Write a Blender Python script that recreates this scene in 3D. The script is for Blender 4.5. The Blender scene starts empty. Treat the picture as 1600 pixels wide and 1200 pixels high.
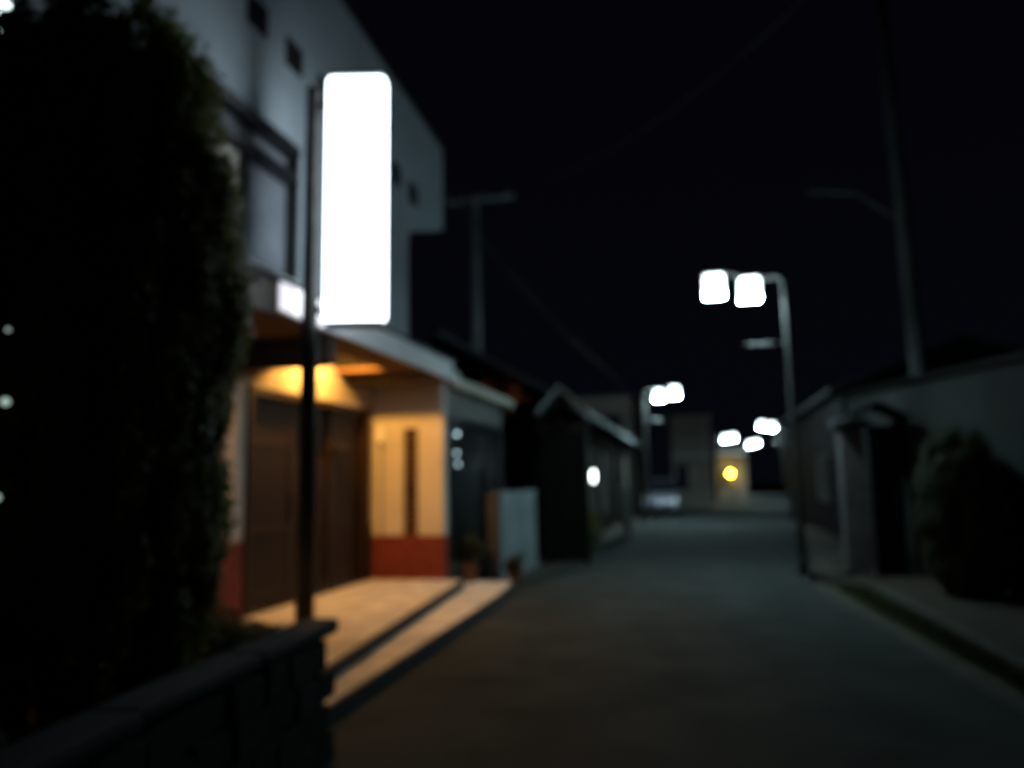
import bpy, bmesh, math, random
from mathutils import Vector, Matrix
random.seed(7)
PI = math.pi
scene = bpy.context.scene
C = scene.collection

# ------------------------------------------------------------------ camera
cam_d = bpy.data.cameras.new("camera")
cam = bpy.data.objects.new("camera", cam_d); C.objects.link(cam)
cam_d.sensor_width = 36.0
cam_d.lens = 1209.0 / 1600.0 * 36.0
cam_d.clip_start = 0.05; cam_d.clip_end = 600
YAW, PITCH, ROLL = math.radians(13.281), math.radians(7.191), math.radians(0.9)
fwd = Vector((-math.sin(YAW)*math.cos(PITCH), math.cos(YAW)*math.cos(PITCH), math.sin(PITCH)))
rt = Vector((math.cos(YAW), math.sin(YAW), 0)); up = rt.cross(fwd)
R = rt*math.cos(ROLL) - up*math.sin(ROLL); U = R.cross(fwd)
m3 = Matrix((R, U, -fwd)).transposed()
cam.matrix_world = Matrix.Translation((0, 0, 1.5)) @ m3.to_4x4()
cam_d.dof.use_dof = True               # hand-held phone focused far too close
cam_d.dof.focus_distance = 0.8
cam_d.dof.aperture_fstop = 2.1
cam_d.dof.aperture_blades = 0
scene.cycles.sample_clamp_indirect = 3.0
scene.camera = cam

# ------------------------------------------------------------------ world, exposure
w = bpy.data.worlds.new("World"); scene.world = w; w.use_nodes = True
nt = w.node_tree; bg = nt.nodes["Background"]
tc = nt.nodes.new("ShaderNodeTexCoord"); sx = nt.nodes.new("ShaderNodeSeparateXYZ")
cr = nt.nodes.new("ShaderNodeValToRGB")
nt.links.new(tc.outputs["Generated"], sx.inputs[0]); nt.links.new(sx.outputs[2], cr.inputs[0])
cr.color_ramp.elements[0].color = (0.0014, 0.0018, 0.0034, 1); cr.color_ramp.elements[0].position = 0.0
cr.color_ramp.elements[1].color = (0.0012, 0.0011, 0.0023, 1); cr.color_ramp.elements[1].position = 0.5
nt.links.new(cr.outputs[0], bg.inputs[0]); bg.inputs[1].default_value = 1.0
scene.view_settings.view_transform = 'Standard'
scene.view_settings.look = 'None'
scene.view_settings.exposure = 0.0
scene.view_settings.gamma = 1.0
scene.cycles.max_bounces = 6
scene.cycles.use_denoising = True

# ------------------------------------------------------------------ materials
def mat(name, col, rough=0.7, var=0.25, scale=6.0, bump=0.15, bscale=40.0, metal=0.0, spec=0.2, col2=None, coat=0):
    m = bpy.data.materials.new(name); m.use_nodes = True
    n = m.node_tree.nodes; l = m.node_tree.links; b = n["Principled BSDF"]
    b.inputs["Roughness"].default_value = rough; b.inputs["Metallic"].default_value = metal
    b.inputs["Specular IOR Level"].default_value = spec
    b.inputs["Coat Weight"].default_value = coat
    t = n.new("ShaderNodeTexCoord")
    no = n.new("ShaderNodeTexNoise"); no.inputs["Scale"].default_value = scale; no.inputs["Detail"].default_value = 6
    l.new(t.outputs["Object"], no.inputs["Vector"])
    r = n.new("ShaderNodeValToRGB")
    c2 = col2 or tuple(c*(1-var) for c in col)
    r.color_ramp.elements[0].color = (*c2, 1); r.color_ramp.elements[0].position = 0.35
    r.color_ramp.elements[1].color = (*[min(1, c*(1+var*0.4)) for c in col], 1); r.color_ramp.elements[1].position = 0.65
    l.new(no.outputs["Fac"], r.inputs[0]); l.new(r.outputs[0], b.inputs["Base Color"])
    if bump:
        nb = n.new("ShaderNodeTexNoise"); nb.inputs["Scale"].default_value = bscale; nb.inputs["Detail"].default_value = 4
        l.new(t.outputs["Object"], nb.inputs["Vector"])
        bu = n.new("ShaderNodeBump"); bu.inputs["Strength"].default_value = bump; bu.inputs["Distance"].default_value = 0.01
        l.new(nb.outputs["Fac"], bu.inputs["Height"]); l.new(bu.outputs[0], b.inputs["Normal"])
    return m

def emat(name, col, strength):
    m = bpy.data.materials.new(name); m.use_nodes = True
    b = m.node_tree.nodes["Principled BSDF"]
    b.inputs["Base Color"].default_value = (0.8, 0.8, 0.8, 1)
    b.inputs["Emission Color"].default_value = (*col, 1); b.inputs["Emission Strength"].default_value = strength
    return m

def wood(name, col, rough=0.6, axis=2):
    m = mat(name, col, rough, bump=0.0)
    n = m.node_tree.nodes; l = m.node_tree.links
    wv = n.new("ShaderNodeTexNoise"); mp = n.new("ShaderNodeMapping"); t = n.new("ShaderNodeTexCoord")
    s = [28, 28, 28]; s[axis] = 1.5; mp.inputs["Scale"].default_value = s
    l.new(t.outputs["Object"], mp.inputs[0]); l.new(mp.outputs[0], wv.inputs["Vector"])
    wv.inputs["Scale"].default_value = 1.0; wv.inputs["Detail"].default_value = 5
    r = n.new("ShaderNodeValToRGB"); r.color_ramp.elements[0].position = .3; r.color_ramp.elements[1].position = .7
    r.color_ramp.elements[0].color = (*[c*.5 for c in col], 1); r.color_ramp.elements[1].color = (*col, 1)
    l.new(wv.outputs["Fac"], r.inputs[0]); l.new(r.outputs[0], n["Principled BSDF"].inputs["Base Color"])
    return m

def glass(name, col, rough=0.05):
    m = mat(name, col, rough, var=0.1, bump=0.0, spec=0.8)
    return m

M = dict(
    asphalt=mat("asphalt", (0.031, 0.035, 0.034), 0.95, 0.35, 1.4, 0.5, 90, spec=0.08),
    ground=mat("ground", (0.05, 0.042, 0.033), 0.95, 0.4, 2.0, 0.8, 30),
    gravel=mat("gravel", (0.032, 0.025, 0.018), 0.95, 0.55, 9.0, 1.0, 60),
    endpost=mat("fence_end", (0.060, 0.064, 0.070), 0.9, 0.25, 4, 0.3, 60),
    farfront=mat("far_front_plaster", (0.48, 0.44, 0.38), 0.9, 0.15, 1.2, 0.2, 50),
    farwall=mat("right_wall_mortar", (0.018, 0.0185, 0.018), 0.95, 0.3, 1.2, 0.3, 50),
    charred=wood("charred_wood", (0.008, 0.0075, 0.007)),
    kerbstone=mat("kerb_concrete", (0.036, 0.033, 0.027), 0.9, 0.35, 4.0, 0.4, 60),
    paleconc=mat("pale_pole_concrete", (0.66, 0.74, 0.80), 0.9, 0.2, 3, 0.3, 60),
    postdk=mat("fence_post", (0.085, 0.075, 0.075), 0.9, 0.3, 4, 0.3, 60),
    spillglow=emat("fascia_spill_glow", (0.93, 0.91, 1.0), 1.15),  # imitates the sign's light on the fascia edge, not a lamp
    lampdown=emat("lantern_bottom_light", (0.62, 0.96, 1.0), 300.0),
    lampdown_far=emat("far_lantern_bottom_light", (0.66, 0.96, 1.0), 680.0),
    grass=mat("grass", (0.06, 0.075, 0.025), 0.9, 0.4, 9.0, 0.5, 60),
    soil=mat("soil", (0.055, 0.038, 0.025), 0.95, 0.5, 6.0, 1.0, 40),
    concrete=mat("concrete", (0.19, 0.22, 0.23), 0.85, 0.3, 3.0, 0.4, 60),
    plaster=mat("plaster", (0.33, 0.385, 0.43), 0.9, 0.10, 1.5, 0.25, 90),
    cream=mat("cream_plaster", (0.54, 0.49, 0.45), 0.9, 0.10, 2.0, 0.25, 90),
    red=mat("red_dado", (0.17, 0.034, 0.027), 0.7, 0.25, 6.0, 0.2, 60),
    tile=mat("paving", (0.60, 0.53, 0.45), 0.75, 0.3, 4.0, 0.3, 50),
    riser=mat("step_stone", (0.040, 0.045, 0.05), 0.8, 0.3, 4.0, 0.3, 50),
    fascia=mat("fascia_paint", (0.78, 0.78, 0.84), 0.45, 0.08, 3.0, 0.05, 50),
    dkwood=wood("dark_wood", (0.030, 0.017, 0.010)),
    doorwood=wood("door_wood", (0.028, 0.014, 0.008), 0.6),
    soffit=wood("soffit_wood", (0.22, 0.12, 0.06), 0.7, 0),
    frame=mat("frame_metal", (0.03, 0.03, 0.035), 0.4, 0.2, 5, 0.05, metal=0.6),
    glass=glass("window_glass", (0.03, 0.035, 0.05)),
    curtain=mat("curtain_cloth", (0.65, 0.63, 0.56), 0.9, 0.1, 4, 0.1),
    blind=mat("blind_cloth", (0.18, 0.20, 0.23), 0.6, 0.15, 4, 0.1),
    dark=mat("dark_void", (0.02, 0.02, 0.022), 0.9, 0.2, 5, 0),
    pole=mat("dark_steel", (0.05, 0.048, 0.045), 0.5, 0.3, 8, 0.1, metal=0.5),
    lamppost=mat("lamp_post_paint", (0.055, 0.055, 0.055), 0.45, 0.2, 8, 0.1, metal=0.3),
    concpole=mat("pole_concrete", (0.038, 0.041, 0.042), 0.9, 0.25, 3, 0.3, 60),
    rooftile=mat("roof_tile", (0.035, 0.038, 0.045), 0.6, 0.35, 8, 0.4, 30),
    oldwall=mat("weathered_wall", (0.11, 0.10, 0.082), 0.9, 0.35, 1.3, 0.3, 40),
    greywall=mat("grey_wall", (0.15, 0.15, 0.145), 0.9, 0.25, 1.2, 0.3, 50),
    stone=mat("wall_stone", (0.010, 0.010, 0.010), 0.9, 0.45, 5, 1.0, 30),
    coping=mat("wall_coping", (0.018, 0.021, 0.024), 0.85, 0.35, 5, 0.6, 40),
    bark=mat("bark", (0.07, 0.05, 0.035), 0.95, 0.4, 12, 1.0, 40),
    leaf=mat("leaf_green", (0.16, 0.16, 0.04), 0.6, 0.55, 5, 0),
    leafdk=mat("leaf_dark_green", (0.035, 0.045, 0.02), 0.7, 0.5, 5, 0),
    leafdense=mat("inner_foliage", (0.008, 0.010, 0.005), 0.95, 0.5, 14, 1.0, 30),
    leafred=mat("leaf_red", (0.30, 0.06, 0.02), 0.6, 0.5, 5, 0),
    white=mat("white_paint", (0.70, 0.70, 0.68), 0.5, 0.12, 5, 0.05),
    carpaint=mat("pale_car_paint", (0.42, 0.42, 0.50), 0.25, 0.06, 3, 0, metal=0.2, coat=0.6),
    rubber=mat("rubber", (0.02, 0.02, 0.02), 0.8, 0.2, 8, 0.1),
    pot=mat("terracotta_pot", (0.12, 0.06, 0.04), 0.8, 0.3, 6, 0.2),
    signglow=emat("sign_light", (0.80, 0.93, 1.0), 6.5),
    lampglow=emat("lantern_light", (0.78, 0.97, 1.0), 8.0),
    warmglow=emat("warm_bulb", (1.0, 0.46, 0.08), 2400.0),
    yellowglow=emat("yellow_lamp", (1.0, 0.56, 0.03), 130.0),
    bulb=emat("reflected_light_glow", (0.75, 0.95, 1.0), 90.0),  # glow of the imitated reflections in the wing window
    glintglow=emat("glint_glow", (0.55, 0.75, 0.65), .7),  # glow of the imitated glints between the leaves
    flood=emat("flood_light", (0.80, 0.98, 1.0), 6.0),
    gatelamp=emat("gate_lamp_light", (0.85, 1.0, 0.95), 9.0),
)

for k_, c_l in (('leaf', (0.30, 0.34, 0.05)), ('leafdk', (0.06, 0.08, 0.02))):
    nt_ = M[k_].node_tree; pb_ = nt_.nodes["Principled BSDF"]; mo = nt_.nodes["Material Output"]
    tr = nt_.nodes.new("ShaderNodeBsdfTranslucent"); tr.inputs[0].default_value = (*c_l, 1)
    mx_ = nt_.nodes.new("ShaderNodeMixShader"); mx_.inputs[0].default_value = 0.16
    nt_.links.new(pb_.outputs[0], mx_.inputs[1]); nt_.links.new(tr.outputs[0], mx_.inputs[2]); nt_.links.new(mx_.outputs[0], mo.inputs[0])

M['charred'].node_tree.nodes['Principled BSDF'].inputs['Specular IOR Level'].default_value = 0.03
# ------------------------------------------------------------------ mesh helpers
class MB:
    def __init__(s): s.bm = bmesh.new()
    def box(s, x0, x1, y0, y1, z0, z1, jit=0, mx=None):
        vs = []
        for z in (z0, z1):
            for (x, y) in ((x0, y0), (x1, y0), (x1, y1), (x0, y1)):
                v = Vector((x+random.uniform(-jit, jit), y+random.uniform(-jit, jit), z+random.uniform(-jit, jit)))
                if mx: v = mx @ v
                vs.append(s.bm.verts.new(v))
        for f in ((3, 2, 1, 0), (4, 5, 6, 7), (0, 1, 5, 4), (1, 2, 6, 5), (2, 3, 7, 6), (3, 0, 4, 7)):
            s.bm.faces.new([vs[i] for i in f])
        return s
    def prism(s, pts, ext, plane='YZ', base=0.0):
        """polygon in a plane extruded by ext along the plane's axis"""
        a, b = [], []
        for p, q in pts:
            if plane == 'YZ': a.append((base, p, q)); b.append((base+ext, p, q))
            elif plane == 'XZ': a.append((p, base, q)); b.append((p, base+ext, q))
            else: a.append((p, q, base)); b.append((p, q, base+ext))
        A = [s.bm.verts.new(v) for v in a]; B = [s.bm.verts.new(v) for v in b]
        s.bm.faces.new(A); s.bm.faces.new(B[::-1])
        n = len(A)
        for i in range(n): s.bm.faces.new((A[i], B[i], B[(i+1) % n], A[(i+1) % n]))
        return s
    def tube(s, pts, rs, n=16, cap=True):
        pts = [Vector(p) for p in pts]
        if not isinstance(rs, (list, tuple)): rs = [rs]*len(pts)
        rings = []; prev = None
        for i, p in enumerate(pts):
            t = (pts[min(i+1, len(pts)-1)]-pts[max(i-1, 0)]).normalized()
            if prev is None:
                a = Vector((0, 0, 1)) if abs(t.z) < .9 else Vector((1, 0, 0))
                u = t.cross(a).normalized()
            else:
                u = (prev - t*prev.dot(t)).normalized()
            prev = u; v = t.cross(u)
            rings.append([s.bm.verts.new(p+(u*math.cos(2*PI*k/n)+v*math.sin(2*PI*k/n))*rs[i]) for k in range(n)])
        for a, b in zip(rings, rings[1:]):
            for k in range(n): s.bm.faces.new((a[k], a[(k+1) % n], b[(k+1) % n], b[k]))
        if cap: s.bm.faces.new(rings[0][::-1]); s.bm.faces.new(rings[-1])
        return s
    def lathe(s, prof, cx=0, cy=0, n=20):
        rings = [[s.bm.verts.new((cx+r*math.cos(2*PI*k/n), cy+r*math.sin(2*PI*k/n), z)) for k in range(n)] for r, z in prof]
        for a, b in zip(rings, rings[1:]):
            for k in range(n): s.bm.faces.new((a[k], a[(k+1) % n], b[(k+1) % n], b[k]))
        s.bm.faces.new(rings[0][::-1]); s.bm.faces.new(rings[-1])
        return s
    def ball(s, c, r, sc=(1, 1, 1), sub=3):
        bmesh.ops.create_icosphere(s.bm, subdivisions=sub, radius=r, matrix=Matrix.Translation(c) @ Matrix.Diagonal((*sc, 1)))
        return s
    def build(s, name, m, parent=None, bevel=0.006, smooth=False, kind=None):
        bmesh.ops.recalc_face_normals(s.bm, faces=s.bm.faces)
        me = bpy.data.meshes.new(name); s.bm.to_mesh(me); s.bm.free()
        me.materials.append(m)
        if smooth:
            for p in me.polygons: p.use_smooth = True
        o = bpy.data.objects.new(name, me); C.objects.link(o)
        if parent is not None:
            o.parent = parent
            pl = Vector((0, 0, 0)); q = parent
            while q is not None: pl = pl + q.location; q = q.parent
            o.location = -pl if not getattr(s, 'local', False) else (0, 0, 0)
        if bevel:
            b = o.modifiers.new("bevel", 'BEVEL'); b.width = bevel; b.segments = 2; b.limit_method = 'ANGLE'
        if kind: o["kind"] = kind
        return o
def LB():
    b = MB(); b.local = True; return b

def tag(o, label, cat, group=None, kind=None):
    o["label"] = label; o["category"] = cat
    if group: o["group"] = group
    if kind: o["kind"] = kind
    return o
def empty(name, loc, label, cat, group=None):
    o = bpy.data.objects.new(name, None); C.objects.link(o); o.location = loc; o.empty_display_size = .3
    return tag(o, label, cat, group)
def copy_tree(o, parent=None):
    c = o.copy(); C.objects.link(c); c.parent = parent
    for ch in list(o.children): copy_tree(ch, c)
    return c

def leaves_mesh(name, m, pts, size, parent=None, local=False, squash=1.0):
    """many small bent leaf faces at the given (point, outward normal) pairs"""
    V = []; F = []
    for p, nrm in pts:
        nrm = Vector(nrm)
        d = Vector((random.gauss(0, 1), random.gauss(0, 1), random.gauss(0, 1)))
        nn = (nrm*1.1 + d*.55).normalized()
        u = nn.cross(Vector((random.gauss(0, 1), random.gauss(0, 1), random.gauss(0, 1)))).normalized(); v = nn.cross(u)
        s = size*random.uniform(.6, 1.3); p = Vector(p); k = len(V)
        V += [p-u*s, p+v*s*.38*squash, p+u*s+nn*s*.25, p-v*s*.38*squash]
        F.append((k, k+1, k+2, k+3))
    me = bpy.data.meshes.new(name); me.from_pydata([tuple(v) for v in V], [], F); me.update()
    me.materials.append(m)
    o = bpy.data.objects.new(name, me); C.objects.link(o)
    if parent is not None:
        o.parent = parent
        if not local: o.location = -parent.location
    return o

def crown_pts(c, rx, ry, rz, n, clumps=40, shell=.75, power=2.0, clump_r=.22, low=1.0, base_power=0):
    """clumpy ellipsoid-ish crown; power>2 gives a boxier (clipped) outline"""
    cl = []
    for _ in range(clumps):
        t = random.uniform(0, 2*PI); z = random.uniform(-1, 1)
        pw = base_power if base_power and z < 0 else power
        rr = (1-abs(z)**pw)**(1/pw); k = random.uniform(shell, 1.0)
        cl.append((Vector((rr*math.cos(t)*k, rr*math.sin(t)*k, z*k)), random.uniform(.6, 1.3)*clump_r))
    out = []
    for i in range(n):
        cc, cr_ = random.choice(cl)
        d = Vector((random.gauss(0, 1), random.gauss(0, 1), random.gauss(0, 1))).normalized()*cr_*random.random()**.4
        q = cc + d; nrm = (Vector((q.x/rx, q.y/ry, q.z/rz))).normalized()
        if q.z < .05: q.x *= low if q.z < -.15 else 1+(low-1)*(.05-q.z)/.2
        out.append((Vector((c[0]+q.x*rx, c[1]+q.y*ry, c[2]+q.z*rz)), nrm+d.normalized()*.6))
    return out

# ------------------------------------------------------------------ ground and street (setting)
MB().prism([(-150, -60), (150, -60), (150, 260), (-150, 260)], -0.2, 'XY', 0.0).build("ground", M['ground'], bevel=0, kind='structure')
road_l = [(-2.3, -6), (-2.35, 5), (-2.44, 9.7), (-2.70, 11.3), (-2.3, 14), (-2.3, 28), (-1.9, 34), (.9, 41), (3.2, 50), (5.5, 70), (12, 100)]
road_r = [(18, 98), (9, 68), (6.2, 50), (4.2, 38), (3.0, 27), (2.3, 18), (1.62, 12.4), (1.47, 11.4), (1.83, 6.6), (2.5, 1.0), (3.2, -6)]
MB().prism(road_l+road_r, 0.004+0.05, 'XY', -0.05).build("road", M['asphalt'], bevel=0, kind='structure')
# drain strip, kerb and verge on the right
def strip(name, l, r, z0, z1, m, bevel=0.01):
    return MB().prism(l + r[::-1], z1-z0, 'XY', z0).build(name, m, bevel=bevel, kind='structure')
strip("gutter", [(1.47, 11.4), (1.83, 6.6), (2.5, 1.0), (2.9, -3)], [(1.68, 11.4), (2.03, 6.6), (2.70, 1.0), (3.1, -3)], -0.02, 0.010, M['kerbstone'])
strip("verge", [(1.69, 11.4), (2.04, 6.6), (2.71, 1.0), (3.11, -3)], [(2.10, 10.9), (2.26, 6.6), (2.9, 1.0), (3.3, -3)], -0.05, 0.006, M['grass'])
strip("kerb", [(1.66, 11.95), (2.10, 10.9), (2.26, 6.6), (2.9, 1.0), (3.3, -3)], [(1.80, 12.1), (2.24, 10.95), (2.40, 6.6), (3.04, 1.0), (3.44, -3)], -0.05, 0.11, M['kerbstone'])
strip("gravel_bed", [(1.80, 12.1), (2.24, 10.95), (2.40, 6.6), (3.04, 1.0), (3.44, -3)], [(2.3, 15.0), (3.6, 10.6), (4.8, 7.0), (6.5, 1.0), (7.5, -3)], -0.05, 0.07, M['gravel'], 0)
strip("kerb_stone", [(1.50, 12.42), (1.66, 12.05)], [(2.02, 12.75), (2.20, 12.35)], -0.05, 0.12, M['kerbstone'])
# entrance platform of two steps
MB().prism([(-2.60, 4.6), (-3.14, 10.14), (-3.14, 10.2), (-5.2, 10.2), (-5.2, 4.6)], 0.25, 'XY', -0.05).build("entrance_platform", M['tile'], bevel=0.01, kind='structure')
MB().prism([(-2.36, 4.4), (-2.48, 9.6), (-2.60, 10.9), (-4.4, 10.9), (-4.4, 10.22), (-3.12, 10.22), (-2.58, 4.6), (-2.58, 4.4)], 0.15, 'XY', -0.05).build("entrance_step", M['tile'], bevel=0.008, kind='structure')
MB().prism([(-2.555, 4.6), (-3.095, 10.14), (-3.138, 10.14), (-2.598, 4.6)], 0.099, 'XY', 0.104).build("step_edge", M['riser'], bevel=0, kind='structure')
MB().prism([(-2.317, 4.4), (-2.437, 9.6), (-2.557, 10.9), (-2.599, 10.9), (-2.479, 9.6), (-2.359, 4.4)], 0.098, 'XY', 0.006).build("step_kerb", M['riser'], bevel=0, kind='structure')
# garden soil behind the low wall
MB().prism([(-2.2, -3), (-2.24, 3.9), (-2.62, 4.55), (-3.62, 4.6), (-9, 4.6), (-9, -3)], 0.35, 'XY', -0.05).build("garden_soil", M['soil'], bevel=0, kind='structure')

# ------------------------------------------------------------------ main building
b = empty("shop_building", (-6, 8, 0), "pale two-storey building with an orange-lit entrance and square vents under its roof", "building")
# upper wall (street face) with holes for window: built from boxes around the openings
XU = -3.6
def zr(y): return 6.81 - (y-7.43)*0.0595      # roof line
wy0, wy1, wz0, wz1 = 4.86, 6.40, 3.33, 4.66
um = MB()
um.prism([(3.9, wz1), (9.43, wz1), (9.43, 4.84), (10.87, 5.31), (10.87, zr(10.87)-.12), (10.78, zr(10.8)), (3.9, zr(3.9))], -0.22, 'YZ', XU)
um.prism([(wy1, 3.10), (9.40, 3.10), (9.40, wz1-.001), (wy1, wz1-.001)], -0.22, 'YZ', XU)
um.prism([(3.9, 3.10), (wy1-.001, 3.10), (wy1-.001, wz0), (3.9, wz0)], -0.22, 'YZ', XU)
um.prism([(3.9, wz0), (wy0, wz0), (wy0, wz1-.001), (3.9, wz1-.001)], -0.22, 'YZ', XU)
um.box(-10.5, XU-.221, 3.901, 4.10, 0.1, zr(3.9)-.02)         # near end wall
um.box(-10.5, XU-.221, 9.2, 9.399, 3.10, zr(9.4)-.02)          # far end wall
um.build("upper_wall", M['plaster'], b, bevel=0.02)
MB().prism([(3.75, zr(3.75)-.03), (10.9, zr(10.9)-.03), (10.9, zr(10.9)+.03), (3.75, zr(3.75)+.03)], -7.0, 'YZ', XU+.02).build("roof", M['rooftile'], b)
# vents
for i in range(7):
    y = 5.69 + i*(9.55-5.69)/6; z = 5.62 - i*(5.62-5.40)/6
    v = MB().box(XU-.03, XU+.012, y-.155, y+.155, z-.14, z+.14).build("vent", M['dark'], b, bevel=0.004)
    lv = MB()
    for k in range(4): lv.box(XU+.0125, XU+.022, y-.14, y+.14, z-.10+k*.06, z-.085+k*.06)
    lv.build("louvre", M['frame'], v, bevel=0)
# upstairs window
wn = MB()
wn.box(XU-.10, XU+.05, wy0+.001, wy0+.06, wz0, wz1-.002)
wn.box(XU-.10, XU+.05, wy1-.06, wy1-.002, wz0, wz1-.002)
wn.box(XU-.10, XU+.09, wy0+.06, wy1-.06, wz1-.09, wz1-.003)
wn.box(XU-.10, XU+.07, wy0+.06, wy1-.06, 4.30, 4.385)
wn.box(XU-.10, XU+.05, wy0+.06, wy1-.06, wz0+.001, wz0+.06)
for y in (5.12, 5.56): wn.box(XU-.09, XU+.03, y-.03, y+.03, wz0+.06, 4.30)
wf = wn.build("window", M['frame'], b)
MB().box(XU-.075, XU-.06, wy0+.06, wy1-.06, 4.385, wz1-.09).build("transom_pane", M['blind'], wf, bevel=0)
MB().box(XU-.075, XU-.06, 5.59, wy1-.06, wz0+.06, 4.30).build("pane", M['blind'], wf, bevel=0)
c_ = MB()
for k in range(6): c_.box(XU-.10+(k % 2)*.02, XU-.05+(k % 2)*.02, 5.15+k*.064, 5.21+k*.064, wz0+.062, 4.298)
c_.build("curtain", M['curtain'], wf, bevel=0.01)
MB().box(XU-.08, XU-.055, 4.92, 5.09, wz0+.06, 4.30).build("pane", M['glass'], wf, bevel=0)
MB().box(XU+.001, XU+.14, wy0-.1, wy1+.08, wz0-.06, wz0-.005).build("sill", M['fascia'], wf)

# canopy
FX = -3.3
MB().box(FX-.05, FX, 5.64, 10.36, 2.93, 3.19).build("fascia", M['fascia'], b, bevel=0.012)
MB().box(FX+.001, FX+.022, 5.66, 6.42, 2.945, 3.175).build("sign_spill_strip", M['spillglow'], b, bevel=0.004)  # added glowing strip standing in for the sign's light on the fascia
MB().prism([(-3.82, 3.26), (FX+.03, 3.192), (FX+.03, 3.215), (-3.82, 3.285)], 5.7, 'XZ', 4.8).build("canopy_roof", M['rooftile'], b, bevel=0)
MB().box(FX-.05, FX-.002, 4.80, 5.63, 2.88, 3.16).build("eave_board", M['dkwood'], b)
sf = MB()
k = 0
y = 4.8
while y < 10.3:
    x0 = -3.80 if 7.74 < y < 8.99 else -4.45
    sf.box(x0, FX-.055, y, y+.118, 2.925-.004*(k % 2), 2.965); y += .12; k += 1
sf.build("soffit", M['soffit'], b, bevel=0)
for (y, zb) in ((5.3, 2.76), (6.75, 2.63), (9.36, 2.80)):
    MB().box(-4.42, FX-.06, y-.06, y+.06, zb, 2.918).build("beam", M['dkwood'], b)
MB().box(FX-.04, FX+.045, 10.365, 10.53, 2.86, 3.06).build("gutter_head", M['white'], b, bevel=0.02)

# ground floor walls
XD = -4.45
gw = MB()
gw.box(XD-.22, XD, 4.11, 7.04, 0.95, 2.92)
gw.box(XD-.22, XD, 7.04, 10.06, 2.53, 2.92)
gw.box(XD-.22, XD-.002, 7.6, 9.1, 2.921, 3.46)
gw.box(XD-.22, XD, 10.06, 10.199, 0.95, 2.92)
gw.build("entrance_wall", M['cream'], b, bevel=0.01)
MB().box(XD-.22, XD+.012, 4.11, 7.04, 0.2, 0.949).build("red_base", M['red'], b)
# return wall with slit window
sx0, sx1, sz0, sz1 = -3.975, -3.775, 0.82, 2.26
rw = MB()
rw.box(XD+.001, sx0, 10.2, 10.38, 0.785, 2.92)
rw.box(sx1, -3.40, 10.2, 10.38, 0.785, 2.92)
rw.box(sx0+.001, sx1-.001, 10.2, 10.38, sz1, 2.92)
rw.build("return_wall", M['cream'], b, bevel=0.012)
MB().box(XD+.001, -3.385, 10.188, 10.40, 0.2, 0.784).build("red_base", M['red'], b, bevel=0.006)
sl = MB(); sl.box(sx0+.002, sx1-.002, 10.235, 10.27, .786, sz1-.001)
sl = sl.build("slit_window", M['dkwood'], b, bevel=0)
for k in range(15):
    sr = MB(); a_ = random.uniform(.02, .07); c_2 = random.uniform(.02, .07)
    sr.box(sx0+a_, sx1-c_2, 10.21, 10.233, .83+k*.095, .83+k*.095+random.uniform(.015, .04))
    sr.build("slat", M['soffit'], sl, bevel=0)
# lighting recess above the door
cf = MB()
cf.box(-4.45, -3.78, 7.70, 7.738, 2.966, 3.42); cf.box(-4.45, -3.78, 9.0, 9.04, 2.966, 3.42)
cf.box(-3.798, -3.77, 7.739, 8.999, 2.966, 3.42); cf.box(-4.45, -3.77, 7.70, 9.04, 3.421, 3.45)
cf.build("light_recess", M['charred'], b, bevel=0)
# sliding doors
dr = MB()
dr.box(XD-.16, XD+.03, 7.045, 7.14, .2, 2.525); dr.box(XD-.16, XD+.03, 9.96, 10.055, .2, 2.525)
dr.box(XD-.16, XD+.03, 7.14, 9.96, 2.44, 2.524); dr.box(XD-.16, XD+.02, 7.14, 9.96, .2, .25)
d_root = dr.build("door_frame", M['dkwood'], b)
for k, (y0, y1, xx) in enumerate(((7.145, 8.08, -.05), (8.06, 9.02, -.10), (9.0, 9.955, -.05))):
    dm = MB(); x = XD+xx
    dm.box(x-.035, x, y0, y0+.09, .252, 2.438); dm.box(x-.035, x, y1-.09, y1, .252, 2.438)
    for (z0, z1) in ((.252, .40), (.98, 1.06), (1.92, 1.98), (2.35, 2.438)): dm.box(x-.034, x-.002, y0+.09, y1-.09, z0, z1)
    do = dm.build("door", M['dkwood'], b)
    pn = MB(); n = 9
    for q in range(n):
        yy = y0+.09+(y1-y0-.18)*q/n
        pn.box(x-.028, x-.010-.003*(q % 2), yy, yy+(y1-y0-.18)/n-.004, .40, 2.35)
    pn.build("door_panel", M['doorwood'], do, bevel=0)
    MB().box(x+.001, x+.018, y1-.06, y1-.03, 1.1, 1.42).build("handle", M['frame'], do)
MB().box(XD-.03, XD+.06, 8.95, 9.30, 1.90, 2.02).build("latch_bar", M['frame'], d_root)

# wing beyond the entrance (glazed)
XW = -3.42
wg = MB()
wg.box(XW-.15, XW, 10.401, 13.6, 2.46, 2.90)
wg.box(XW-.15, XW, 10.401, 10.52, .12, 2.459); wg.box(XW-.15, XW, 13.46, 13.6, .0, 2.459)
wg.box(XW-.15, XW, 10.521, 13.459, .12, .40)
wg.box(-7, XW-.151, 13.45, 13.599, .0, 2.9)
wg.build("wing_wall", M['greywall'], b, bevel=0.01)
wf2 = MB()
for y in (10.522, 12.45, 13.41): wf2.box(XW-.10, XW+.02, y, y+.045, .402, 2.457)
wf2.box(XW-.10, XW+.02, 10.57, 13.41, .402, .45); wf2.box(XW-.10, XW+.02, 10.57, 13.41, 2.41, 2.456)
wf2 = wf2.build("wing_window", M['frame'], b)
pm = bpy.data.materials.new("clear_glass"); pm.use_nodes = True
pb = pm.node_tree.nodes["Principled BSDF"]; pb.inputs["Transmission Weight"].default_value = 1.0
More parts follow.
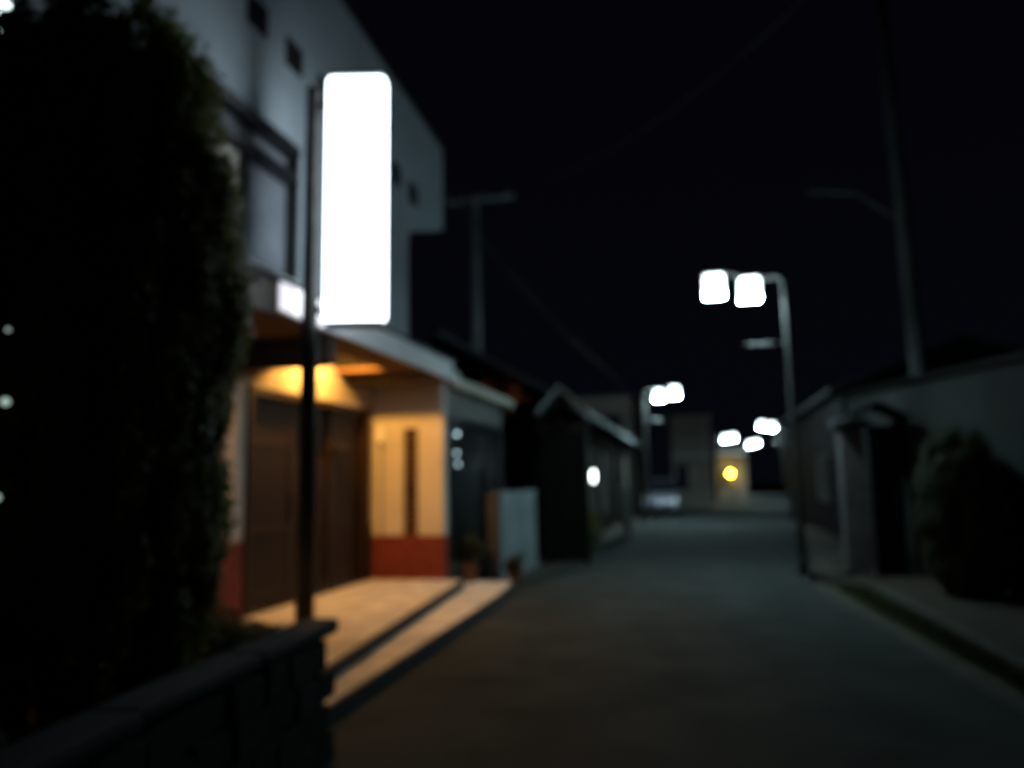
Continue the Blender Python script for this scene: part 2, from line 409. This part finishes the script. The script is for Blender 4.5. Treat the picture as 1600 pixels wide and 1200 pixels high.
pb.inputs["Roughness"].default_value = 0.02; pb.inputs["IOR"].default_value = 1.1
pb.inputs["Base Color"].default_value = (0.75, 0.85, 0.9, 1)
MB().box(XW-.07, XW-.062, 10.57, 12.448, .452, 2.408).build("pane", pm, wf2, bevel=0)
MB().box(XW-.05, XW-.042, 12.497, 13.408, .452, 2.408).build("pane", pm, wf2, bevel=0)
MB().box(-6.0, -4.4, 10.41, 13.44, .1, 2.85).build("inner_partition", M['oldwall'], b, bevel=0)
MB().box(XW-.16, FX+.04, 10.54, 13.95, 2.85, 2.99).build("wing_eave", M['farfront'], b, bevel=0.02)
MB().prism([(-3.36, 2.992), (-6.5, 3.9), (-6.5, 3.82), (-3.36, 2.94)], 3.4, 'XZ', 10.56).build("wing_roof", M['rooftile'], b)
MB().box(-7.0, XD-.23, 5.0, 5.15, .2, 3.0).build("inner_wall", M['oldwall'], b, bevel=0)

for (y, z, s) in ((11.93, 2.28, 1.15), (11.92, 1.94, 1.0), (11.98, 1.80, .95), (13.30, 1.83, .7)):
    pass
spots = [(11.85, 2.27, .028, "topmost of the added bulbs imitating reflected lights in the glass beside the entrance"),
         (11.83, 1.965, .022, "added bulb just under the topmost one, imitating a reflected light in the glass"),
         (11.90, 1.79, .022, "lowest of the three stacked added bulbs imitating reflected lights beside the entrance"),
         (13.2, 1.81, .012, "dimmest added bulb imitating a reflected light, right of the other three")]
for (y, z, r, lab) in spots:
    e = empty("reflection_bulb", (-3.72, y, z), lab, "bulb", "added bulbs imitating reflections in the entrance window")  # bulbs added in place of lights reflected in the glass
    LB().ball((0, 0, 0), r, sub=2).build("globe", M['bulb'], e, bevel=0, smooth=True)
    LB().tube([(0, 0, r), (0, 0, 2.42-z+.43)], .004, 6).build("cord", M['frame'], e, bevel=0)

# wall lamp above the door (orange)
e = empty("ceiling_lamp", (-4.22, 8.30, 3.42), "warm orange lamp recessed in the canopy ceiling just above the entrance doors", "lamp")
LB().tube([(0, 0, 0), (0, 0, -.12)], .012, 8).build("stem", M['frame'], e, bevel=0)
LB().ball((0, 0, -.20), .06, sub=2).build("bulb", M['warmglow'], e, bevel=0, smooth=True)
LB().lathe([(.03, -.155), (.035, -.13), (.03, -.11)]).build("socket", M['frame'], e, bevel=0)

# intercom box on return wall
e = empty("intercom", (-4.30, 10.2, 2.18), "small white box mounted high on the cream wall right of the doors, cable running down", "intercom")
LB().box(-.05, .05, -.06, -.001, -.11, .12).build("housing", M['white'], e, bevel=.01)
LB().box(-.03, .03, -.064, -.0605, -.16, -.112).build("sensor", M['frame'], e, bevel=0)
LB().tube([(-.0, -.016, -.14), (-.0, -.016, -1.38)], .010, 8).build("cable", M['oldwall'], e, bevel=0)

# ------------------------------------------------------------------ lit sign on its post
e = empty("lightbox_sign", (-3.10, 5.8, .1), "tall blank glowing white lightbox sign on a dark post in front of the entrance", "sign")
LB().tube([(0, 0, 0), (0, 0, 2.0), (0, 0, 4.82)], [.078, .072, .060], 16).build("post", M['pole'], e, bevel=0, smooth=True)
LB().box(-.14, .14, -.14, .14, -.0, .03).build("base_plate", M['pole'], e)
for z in (2.85, 4.66): LB().box(.03, .125, -.03, .03, z-.03, z+.03).build("bracket", M['frame'], e)
LB().box(.128, .635, -.085, .085, 2.745, 4.90).build("light_panel", M['signglow'], e, bevel=.045)
LB().box(.145, .62, -.08, .08, 2.705, 2.743).build("bottom_trim", M['lamppost'], e, bevel=.005)
LB().box(.145, .62, -.08, .08, 4.902, 4.93).build("top_trim", M['lamppost'], e, bevel=.005)

e.rotation_euler = (0, 0, math.radians(13))
# ------------------------------------------------------------------ low garden wall (bottom left)
e = empty("garden_wall", (-2.0, 2, 0), "low dark stone garden wall with pale coping in the near left corner", "wall")
wall_path = [(-2.02, 4.18), (-1.94, 2.96), (-1.86, 2.2), (-1.75, 1.2), (-1.6, -.5)]
st = MB(); cp = MB()
def seg_pt(d):
    for (a, b_) in zip(wall_path, wall_path[1:]):
        a = Vector(a); b2 = Vector(b_); L = (b2-a).length
        if d <= L: return a+(b2-a)*(d/L), (b2-a).normalized()
        d -= L
    return Vector(wall_path[-1]), (Vector(wall_path[-1])-Vector(wall_path[-2])).normalized()
for row in range(4):
    d = -.0 + (row % 2)*.12
    while d < 4.5:
        ln = random.uniform(.22, .34)
        p, t = seg_pt(max(d, 0)); ang = math.atan2(t.y, t.x)
        mx = Matrix.Translation((p.x, p.y, 0)) @ Matrix.Rotation(ang, 4, 'Z')
        st.box(0 if d > 0 else 0, ln-.012, -.21, -.0+random.uniform(-.012, .012), row*.165, row*.165+.155, .010, mx)
        d += ln
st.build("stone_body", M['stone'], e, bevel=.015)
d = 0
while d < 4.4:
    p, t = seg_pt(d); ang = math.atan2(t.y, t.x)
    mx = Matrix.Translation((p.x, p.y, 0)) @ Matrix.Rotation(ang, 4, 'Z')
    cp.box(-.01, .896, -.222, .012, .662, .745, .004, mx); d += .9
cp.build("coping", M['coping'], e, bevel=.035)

# ------------------------------------------------------------------ big clipped tree, garden plants
def tree(name, loc, label, cat, crown, trunk_h, trunk_r, n, size, m, limbs=5, group=None, core=0.0, **kw):
    e = empty(name, loc, label, cat, group)
    cx, cy, cz, rx, ry, rz = crown
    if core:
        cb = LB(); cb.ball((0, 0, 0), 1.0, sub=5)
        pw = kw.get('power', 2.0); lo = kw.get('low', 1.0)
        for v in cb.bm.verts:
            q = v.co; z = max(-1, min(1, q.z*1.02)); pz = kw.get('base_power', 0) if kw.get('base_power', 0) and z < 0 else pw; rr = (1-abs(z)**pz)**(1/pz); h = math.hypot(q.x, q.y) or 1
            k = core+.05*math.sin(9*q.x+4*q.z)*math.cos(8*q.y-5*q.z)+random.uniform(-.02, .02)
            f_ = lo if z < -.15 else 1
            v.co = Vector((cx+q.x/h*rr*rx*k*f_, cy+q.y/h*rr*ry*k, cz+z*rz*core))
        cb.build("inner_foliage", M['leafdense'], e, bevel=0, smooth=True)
    tb = LB()
    tb.tube([(0, 0, -.05), (cx*.3, cy*.3, trunk_h*.5), (cx, cy, trunk_h)], [trunk_r*1.3, trunk_r, trunk_r*.45], 10)
    for k in range(limbs):
        a = 2*PI*k/limbs+random.random(); z0 = trunk_h*random.uniform(.45, .85)
        tb.tube([(cx*.6, cy*.6, z0), (cx+math.cos(a)*rx*.4, cy+math.sin(a)*ry*.4, z0+rz*.25), (cx+math.cos(a)*rx*.75, cy+math.sin(a)*ry*.75, z0+rz*.45)], [trunk_r*.4, trunk_r*.25, trunk_r*.1], 6)
    tb.build("trunk", M['bark'], e, bevel=0, smooth=True)
    leaves_mesh("crown", m, crown_pts((cx, cy, cz), rx, ry, rz, n, **kw), size, e, local=True)
    return e
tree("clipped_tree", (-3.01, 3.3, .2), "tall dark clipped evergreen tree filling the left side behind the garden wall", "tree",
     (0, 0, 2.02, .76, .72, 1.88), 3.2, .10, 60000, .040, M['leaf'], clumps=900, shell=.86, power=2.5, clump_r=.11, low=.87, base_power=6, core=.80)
for (x, y, z, rx, rz, n, lab) in ((-2.75, 2.0, .2, .45, .40, 4000, "low rounded dark shrub nearest the camera behind the garden wall"),
                     (-2.85, 4.2, .2, .46, .27, 6000, "low dark shrub between the clipped evergreen and the entrance platform"),
                     (-3.9, 2.4, .2, .6, .55, 5000, "wide low dark shrub at the far left of the garden")):
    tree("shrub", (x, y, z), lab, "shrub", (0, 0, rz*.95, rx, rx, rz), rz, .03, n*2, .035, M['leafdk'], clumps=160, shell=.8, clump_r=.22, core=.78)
ss = [(-3.15, 2.6+.0, 1.90), (0, 0, 0)]
# added bulbs standing in for glints of light between the leaves
e = empty("glint_string", (-2.66, 2.50, 1.2), "added tiny dim bulbs imitating glints through the dark tree at the left edge", "imitated glints")
LB().tube([(0, 0, 1.25), (.01, .0, .6), (-.02, 0, .2)], .003, 6).build("cord", M['frame'], e, bevel=0)
for (dx, dz, r) in ((.0, .935, .009), (.01, .645, .017), (-.10, .36, .012), (.0, .27, .014), (-.01, .02, .008)):
    LB().ball((dx, 0, dz), r, sub=2).build("bulb", M['glintglow'], e, bevel=0, smooth=True)
# flood light on the near end wall
e = empty("flood_lamp", (-4.02, 3.45, 4.46), "bright white flood lamp partly hidden by the tree top in the upper left corner", "lamp")
LB().tube([(-.0, .445, .1), (0, .2, .12), (0, .05, .05)], .02, 8).build("arm", M['frame'], e, bevel=0)
LB().box(-.17, .17, -.05, .06, -.02, .02).build("housing", M['frame'], e)
LB().box(-.16, .16, -.045, .055, -.26, -.022).build("diffuser", M['flood'], e, bevel=.02)

# ------------------------------------------------------------------ by the entrance: concrete fence, pots
e = empty("concrete_fence", (-2.9, 12.4, 0), "chest-high grey concrete fence panel standing just beyond the entrance steps", "fence")
MB().prism([(-2.86, 11.25), (-2.83, 13.74), (-3.0, 13.74), (-3.03, 11.25)], 1.30, 'XY', 0).build("panel", M['concrete'], e, bevel=.015)
MB().box(-3.055, -2.845, 11.10, 11.245, 0, 1.34).build("end_post", M['endpost'], e, bevel=.012)
MB().prism([(-2.84, 11.25), (-2.81, 13.76), (-3.02, 13.76), (-3.05, 11.25)], .045, 'XY', 1.302).build("coping", M['concrete'], e, bevel=.012)
def pot(loc, s, lab, pm_, lm):
    e = empty("potted_plant", loc, lab, "potted plant", "potted plants beside the entrance")
    LB().lathe([(.09*s, 0), (.10*s, .02*s), (.14*s, .22*s), (.155*s, .23*s), (.155*s, .26*s), (.12*s, .26*s)]).build("pot", pm_, e, bevel=0, smooth=False)
    leaves_mesh("foliage", lm, crown_pts((0, 0, .45*s), .22*s, .22*s, .24*s, 700, clumps=24, shell=.4, clump_r=.35), .04, e, local=True)
pot((-3.20, 10.75, .1), 1.0, "potted plant in terracotta pot below the dark window beside the entrance", M['pot'], M['leafdk'])
pot((-2.62, 11.05, .0), .7, "small terracotta pot at the foot of the concrete fence by the road", M['pot'], M['leafdk'])

# ------------------------------------------------------------------ street lamps
def lamp_proto():
    e = empty("street_lamp", (1.44, 12.2, 0), "nearest street lamp, tall dark post on the right kerb with two glowing square lanterns", "street lamp", "street lamps along the road")
    LB().tube([(0, 0, 0), (0, 0, .9), (-.01, 0, 2.4), (-.03, 0, 4.42), (-.05, 0, 4.52), (-.11, 0, 4.56), (-.3, 0, 4.55)], [.070, .055, .046, .040, .038, .036, .03], 14).build("post", M['lamppost'], e, bevel=0, smooth=True)
    LB().lathe([(.12, 0), (.12, .03), (.085, .06), (.08, .30), (.065, .34)]).build("base", M['lamppost'], e, bevel=0)
    LB().tube([(-.3, 0, 4.55), (-.55, 0, 4.60), (-1.08, 0, 4.69)], .022, 8).build("arm", M['lamppost'], e, bevel=0, smooth=True)
    LB().tube([(-.02, 0, 3.52), (-.62, 0, 3.52)], .020, 8).build("banner_rod", M['lamppost'], e, bevel=0, smooth=True)
    for x, z in ((-.53, 4.40), (-1.06, 4.49)):
        l = LB().box(x-.145, x+.145, -.145, .145, z-.155, z+.14).build("lantern", M['lampglow'], e, bevel=.035)
        LB().box(x-.145, x+.145, -.140, .140, z-.172, z-.158).build("diffuser", M['lampdown'], l, bevel=0)
        LB().box(x-.17, x+.17, -.16, .16, z+.143, z+.185).build("lantern_cap", M['lamppost'], l, bevel=.008)
        LB().tube([(x, 0, z+.185), (x, 0, z+.235)], .02, 8).build("hanger", M['lamppost'], l, bevel=0)
    return e
lp = lamp_proto()
for (x, y, rz, s, lab) in ((-1.70, 27.0, PI, .97, "second street lamp down the left side, twin lanterns above the dark house eave"),
                        (4.75, 46.0, 0, .97, "distant street lamp with the highest of the far lantern pairs, on the right"),
                        (1.55, 58.0, PI, .97, "distant street lamp with the leftmost far lantern pair, above the yellow light"),
                        (3.95, 69.0, PI, .97, "farthest street lamp, lowest and smallest lantern pair low over the road")):
    c = copy_tree(lp); c.location = (x, y, 0); c.rotation_euler = (0, 0, rz); c["label"] = lab
    for l_ in c.children:
        for d_ in l_.children:
            if d_.name.startswith("diffuser"): d_.material_slots[0].link = 'OBJECT'; d_.material_slots[0].material = M['lampdown_far']

# ------------------------------------------------------------------ utility poles and wires
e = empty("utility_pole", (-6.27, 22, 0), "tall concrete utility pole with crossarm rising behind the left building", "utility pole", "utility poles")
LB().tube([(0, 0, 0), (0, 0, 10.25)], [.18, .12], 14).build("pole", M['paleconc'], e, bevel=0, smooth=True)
LB().box(-.85, 1.25, -.19, -.09, 9.98, 10.10).build("crossarm", M['paleconc'], e)
for x in (-.75, -.3, .35, 1.05): LB().lathe([(.02, 10.09), (.05, 10.12), (.03, 10.15), (.05, 10.18), (.02, 10.24)], x, -.15, 8).build("insulator", M['white'], e, bevel=0)
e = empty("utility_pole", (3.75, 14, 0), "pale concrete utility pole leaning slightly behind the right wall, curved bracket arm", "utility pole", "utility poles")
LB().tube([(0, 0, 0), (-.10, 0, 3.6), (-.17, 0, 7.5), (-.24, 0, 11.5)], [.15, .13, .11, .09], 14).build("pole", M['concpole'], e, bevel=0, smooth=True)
LB().tube([(-.13, 0, 5.75), (-.45, 0, 6.05), (-.85, 0, 6.38), (-1.65, 0, 6.50)], .03, 8).build("bracket_arm", M['lamppost'], e, bevel=0, smooth=True)
LB().box(-.9, .5, -.2, -.12, 10.6, 10.7).build("crossarm", M['lamppost'], e)
def wire(a, b_, sag, lab):
    a = Vector(a); b_ = Vector(b_)
    pts = [a.lerp(b_, t/16)-Vector((0, 0, sag*4*(t/16)*(1-t/16))) for t in range(17)]
    o = MB().tube(pts, .016, 6).build("power_line", M['greywall'], bevel=0)
    tag(o, lab, "wire", "overhead wires")
wire((-5.22, 21.85, 10.2), (3.0, 13.85, 10.7), .8, "overhead wire crossing the street between the two utility poles")
wire((-6.27, 22, 9.0), (-1.7, 38, 4.6), .3, "overhead wire sloping down from the left utility pole to the far pale facade")
wire((-7.0, 21.85, 10.2), (-5.5, 60, 9.5), 1.0, "overhead wire running away down the street from the left utility pole")

# ------------------------------------------------------------------ left: dark tiled house row
e = empty("tiled_house", (-4.5, 20, 0), "long dark single-storey wooden house with a tiled eave beyond the concrete fence", "house")
MB().box(-7.5, -2.75, 15.4, 35, 0, 2.85).build("wall", M['charred'], e)
MB().prism([(-2.28, 2.95), (-2.28, 3.03), (-5.0, 4.5), (-7.8, 3.03), (-7.8, 2.95), (-5.0, 4.42)], 21.3, 'XZ', 14.6).build("roof", M['rooftile'], e)
rdg = MB().tube([(-5, 14.5, 4.52), (-5, 36, 4.52)], .11, 8).build("ridge", M['rooftile'], e, bevel=0)
MB().box(-2.34, -2.24, 14.6, 35.9, 2.86, 2.945).build("rain_gutter", M['concrete'], e)
for y in (15.5, 17.3, 19.0, 21.5, 24.0, 27.0, 30.0):
    MB().box(-2.745, -2.60, y, y+.14, 0, 2.86).build("pillar", M['oldwall'], e)
for (y0, y1) in ((15.75, 17.2), (19.2, 21.4), (21.7, 23.9)):
    lm = MB(); n = int((y1-y0)/.12)
    for k in range(n): lm.box(-2.745, -2.715, y0+k*.12, y0+k*.12+.05, .5, 2.3)
    lm.build("lattice", M['greywall'], e, bevel=0)
e = empty("gate_roof", (-2.6, 14, 0), "small dark roofed gate with pale gable edges in front of the tiled house", "gate")
gx = -2.40; gz = 3.24
gr = MB()
gr.prism([(gx, gz), (gx+.45, gz-.50), (gx+.45, gz-.57), (gx, gz-.08), (gx-.45, gz-.57), (gx-.45, gz-.50)], 1.1, 'XZ', 13.96)
gr.build("roof", M['rooftile'], e)
MB().prism([(gx-.0005, gz+.02), (gx-.0005, gz-.07), (gx-.42, gz-.52), (gx-.46, gz-.47)], .045, 'XZ', 13.905).build("bargeboard", M['concrete'], e)
MB().prism([(gx+.0005, gz+.02), (gx+.0005, gz-.07), (gx+.42, gz-.52), (gx+.46, gz-.47)], .045, 'XZ', 13.905).build("bargeboard", M['oldwall'], e)
for x in (gx-.42, gx+.33): MB().box(x, x+.1, 14.3, 14.4, 0, 2.75).build("post", M['charred'], e)
MB().box(gx-.5, gx+.5, 14.32, 14.38, 2.45, 2.56).build("lintel", M['dkwood'], e)
MB().box(gx-.319, gx+.329, 14.33, 14.37, .05, 2.44).build("gate_leaf", M['charred'], e)
tree("maple_tree", (-3.75, 15.0, 0), "small red-leaved tree showing above the wing eave", "tree", (0, 0, 3.25, .65, .5, .42), 3.0, .06, 1800, .05, M['leafred'], clumps=30, shell=.3, clump_r=.3)
e = empty("gate_lantern", (-2.595, 19.14, 1.6), "small upright white lantern glowing on the dark house front", "lamp")
LB().box(0.0, .05, -.04, .04, -.16, .22).build("back_plate", M['frame'], e)
LB().lathe([(.02, -.14), (.04, -.12), (.042, 0), (.04, .12), (.02, .14)], .10, 0, 12).build("shade", M['gatelamp'], e, bevel=0, smooth=True)
e = empty("gate_pillar", (-1.8, 20, 0), "short pale concrete pillar beside the road beyond the glowing gate lantern", "pillar")
MB().box(-1.93, -1.66, 19.9, 20.2, 0, 1.22).build("shaft", M['greywall'], e)
MB().box(-1.96, -1.63, 19.87, 20.23, 1.221, 1.30).build("cap", M['concrete'], e)
# recycling bin in front of house
e = empty("planter_box", (-2.3, 16.6, 0), "dark green planter box with leafy plants before the tiled house", "planter")
LB().box(-.2, .2, -.6, .6, 0, .42).build("box", M['leafdk'], e)
leaves_mesh("foliage", M['leaf'], crown_pts((0, 0, .6), .25, .6, .28, 1500, clumps=30, shell=.4, clump_r=.35), .045, e, local=True)

def house(name, lab, x0, x1, y0, y1, h, m, rm, wins, eave=.3, flat=False, awn=None):
    e = empty(name, ((x0+x1)/2, (y0+y1)/2, 0), lab, "building")
    MB().box(x0, x1, y0, y1, 0, h).build("wall", m, e, bevel=.02)
    if flat: MB().box(x0-.05, x1+.05, y0-.05, y1+.05, h+.002, h+.16).build("parapet", rm, e)
    else:
        xm = (x0+x1)/2; rh = (x1-x0)*.22
        MB().prism([(x0-eave, h), (x0-eave, h+.1), (xm, h+rh+.1), (x1+eave, h+.1), (x1+eave, h), (xm, h+rh)], (y1-y0)+2*eave, 'XZ', y0-eave).build("roof", rm, e)
        MB().prism([(x0, h+.003), (xm, h+rh-.03), (x1, h+.003)], (y1-y0)-.1, 'XZ', y0+.05).build("gable", m, e)
    for (side, a0, a1, z0, z1) in wins:
        f = MB(); g = MB()
        if side == 'f':
            f.box(a0-.05, a1+.05, y0-.05, y0-.002, z0-.05, z1+.05); g.box(a0, (a0+a1)/2-.02, y0-.06, y0-.051, z0, z1); g.box((a0+a1)/2+.02, a1, y0-.06, y0-.051, z0, z1)
        elif side == 'l':
            f.box(x0-.05, x0-.002, a0-.05, a1+.05, z0-.05, z1+.05); g.box(x0-.06, x0-.051, a0, (a0+a1)/2-.02, z0, z1); g.box(x0-.06, x0-.051, (a0+a1)/2+.02, a1, z0, z1)
        else:
            f.box(x1+.002, x1+.05, a0-.05, a1+.05, z0-.05, z1+.05); g.box(x1+.051, x1+.06, a0, (a0+a1)/2-.02, z0, z1); g.box(x1+.051, x1+.06, (a0+a1)/2+.02, a1, z0, z1)
        fo = f.build("window", M['frame'], e); g.build("pane", M['glass'], fo, bevel=0)
    if awn:
        MB().box(awn[0], awn[1], y0-.75, y0-.003, awn[2], awn[2]+.14).build("awning", M['fascia'], e)
    return e
house("plaster_house", "taller pale green-grey plastered house rising above the dark tiled eave", -6.8, -2.9, 36.2, 44, 5.4, M['farfront'], M['rooftile'], [('f', -5.9, -4.7, 3.4, 4.5), ('f', -4.3, -3.4, 3.4, 4.5)], flat=True)
house("far_shop", "brownish two-storey shopfront at the bend closing the view of the street", -1.25, .75, 41, 49, 4.8, M['farfront'], M['rooftile'], [('f', -1.0, -.5, 1.0, 2.2), ('r', 42, 43.5, 3.0, 4.0)], flat=True, awn=(-1.2, .7, 2.55))
house("yellow_lit_house", "low cream house front lit by the yellow lamp at the end of the street", 1.2, 3.05, 51.3, 58, 3.5, M['greywall'], M['rooftile'], [('f', 1.5, 1.8, 1.0, 2.0)], flat=True, awn=(1.3, 2.9, 3.0))
house("back_house", "dark house beyond the last street lamps on the right of the bend", 9.6, 16, 50, 62, 4.2, M['oldwall'], M['rooftile'], [('l', 52, 54, 1, 2), ('f', 11, 12.4, 1, 2)])
house("corner_house", "dark narrow house on the right behind the nearest street lamp post", 3.3, 8.5, 19, 31, 3.4, M['charred'], M['rooftile'], [('l', 21, 23, .9, 2.0), ('f', 4.4, 5.6, .9, 2.0)])
house("roadside_house", "dark low house on the right between the corner house and the far bend", 5.2, 10, 34, 46, 3.4, M['oldwall'], M['rooftile'], [('l', 36, 38, .9, 2.0), ('f', 6, 7.2, .9, 2.0)])
# yellow lamp
e = empty("yellow_lamp", (2.02, 50.8, 0), "round yellow lamp glowing low at the end of the street", "lamp")
LB().tube([(0, 0, 0), (0, 0, 1.62)], .035, 8).build("post", M['lamppost'], e, bevel=0)
LB().ball((0, 0, 1.80), .11, sub=2).build("globe", M['yellowglow'], e, bevel=0, smooth=True)

# parked car at the bend
e = empty("parked_car", (-1.55, 35.0, 0), "pale lilac-grey small car parked facing the camera beyond the tiled house", "car")
def carprism(pts, x0, x1):  # profile in YZ
    return LB().prism(pts, x1-x0, 'YZ', x0)
carprism([(-1.6, .25), (-1.65, .55), (-1.55, .78), (-.9, .95), (-.85, .96), (1.6, .98), (1.68, .6), (1.62, .25)], -.72, .72).build("body", M['carpaint'], e, bevel=.06)
carprism([(-.95, .962), (-.35, 1.44), (1.35, 1.46), (1.58, .982)], -.64, .64).build("cabin", M['glass'], e, bevel=.05)
carprism([(-.34, 1.462), (-.30, 1.50), (1.30, 1.52), (1.35, 1.482)], -.60, .60).build("roof_panel", M['carpaint'], e, bevel=.01)
for sx_ in (-1, 1):
    for yy in (-1.05, 1.1):
        wb = LB(); wb.tube([(sx_*.60, yy, .28), (sx_*.735, yy, .28)], .28, 20)
        wo = wb.build("wheel", M['rubber'], e, bevel=.01)
        LB().tube([(sx_*.736, yy, .28), (sx_*.742, yy, .28)], .17, 16).build("rim", M['lamppost'], wo, bevel=0)
    LB().box(sx_*.60-.09, sx_*.60+.09, -1.66, -1.60, .60, .73).build("headlight", M['white'], e, bevel=.02)
LB().box(-.45, .45, -1.665, -1.63, .34, .50).build("grille", M['frame'], e)
LB().box(-.16, .16, -1.685, -1.667, .42, .50).build("number_plate", M['white'], e, bevel=0)

# ------------------------------------------------------------------ right side: wall, gate, shrubs
e = empty("boundary_wall", (3.3, 11.5, 0), "plain pale grey plastered wall slanting in from the right with a tiled coping", "wall")
P0 = Vector((2.50, 14.07)); P1 = Vector((5.09, 6.13)); dd = (P1-P0).normalized(); nn = Vector((-dd.y, dd.x))
if nn.x < 0: nn = -nn
def quad(a, b_, off0, off1): return [tuple(a+nn*off0), tuple(b_+nn*off0), tuple(b_+nn*off1), tuple(a+nn*off1)]
MB().prism(quad(P0, P1, 0, .18), 2.82, 'XY', 0).build("wall_panel", M['farwall'], e, bevel=.015)
MB().prism(quad(P0-dd*.05, P1, -.07, .25), .09, 'XY', 2.822).build("coping", M['charred'], e, bevel=.02)
MB().prism(quad(P0, P1, -.03, -.002), .35, 'XY', 0).build("plinth", M['farwall'], e, bevel=.01)
e = empty("gate_post", (2.25, 12.7, 0), "weathered brown square gate post left of the dark conifer on the right", "gate post")
MB().box(2.12, 2.47, 12.6, 12.9, 0, 2.25).build("shaft", M['postdk'], e, bevel=.02)
MB().box(2.04, 2.56, 12.5, 13.0, 2.252, 2.36).build("cap", M['rooftile'], e, bevel=.03)
e = empty("wall_gate", (2.65, 12.3, 0), "dark roofed gateway recess between the weathered gate post and the pale slanting wall", "gate")
MB().box(2.475, 2.80, 12.35, 12.42, 0, 2.10).build("gate_leaf", M['charred'], e)
MB().box(2.47, 2.84, 12.30, 12.46, 2.101, 2.24).build("lintel", M['charred'], e)
MB().box(2.805, 2.90, 12.30, 12.46, 0, 2.10).build("jamb", M['charred'], e)
MB().prism([(2.20, 2.40), (2.58, 2.58), (2.98, 2.36), (2.98, 2.30), (2.58, 2.50), (2.20, 2.33)], .75, 'XZ', 12.0).build("roof", M['charred'], e)
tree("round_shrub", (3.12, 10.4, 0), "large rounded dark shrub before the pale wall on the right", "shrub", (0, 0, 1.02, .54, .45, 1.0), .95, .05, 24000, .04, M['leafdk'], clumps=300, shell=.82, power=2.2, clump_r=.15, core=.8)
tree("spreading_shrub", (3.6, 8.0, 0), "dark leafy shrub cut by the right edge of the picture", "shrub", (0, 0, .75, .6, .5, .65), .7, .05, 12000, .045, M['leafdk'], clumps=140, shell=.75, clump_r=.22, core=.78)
# loose grass tufts on the verge
gp = []
for _ in range(9000):
    t = random.random(); y = 11.2-t*9
    x0 = 1.70+(11.4-y)*.073; x0 += random.random()*.32
    gp.append((Vector((x0, y, .02+random.random()*.05)), Vector((random.gauss(0, 1), random.gauss(0, 1), .2))))
o = leaves_mesh("grass", M['grass'], gp, .035, squash=.35); tag(o, "thin dry grass growing along the roadside verge on the right", "grass", kind='stuff')
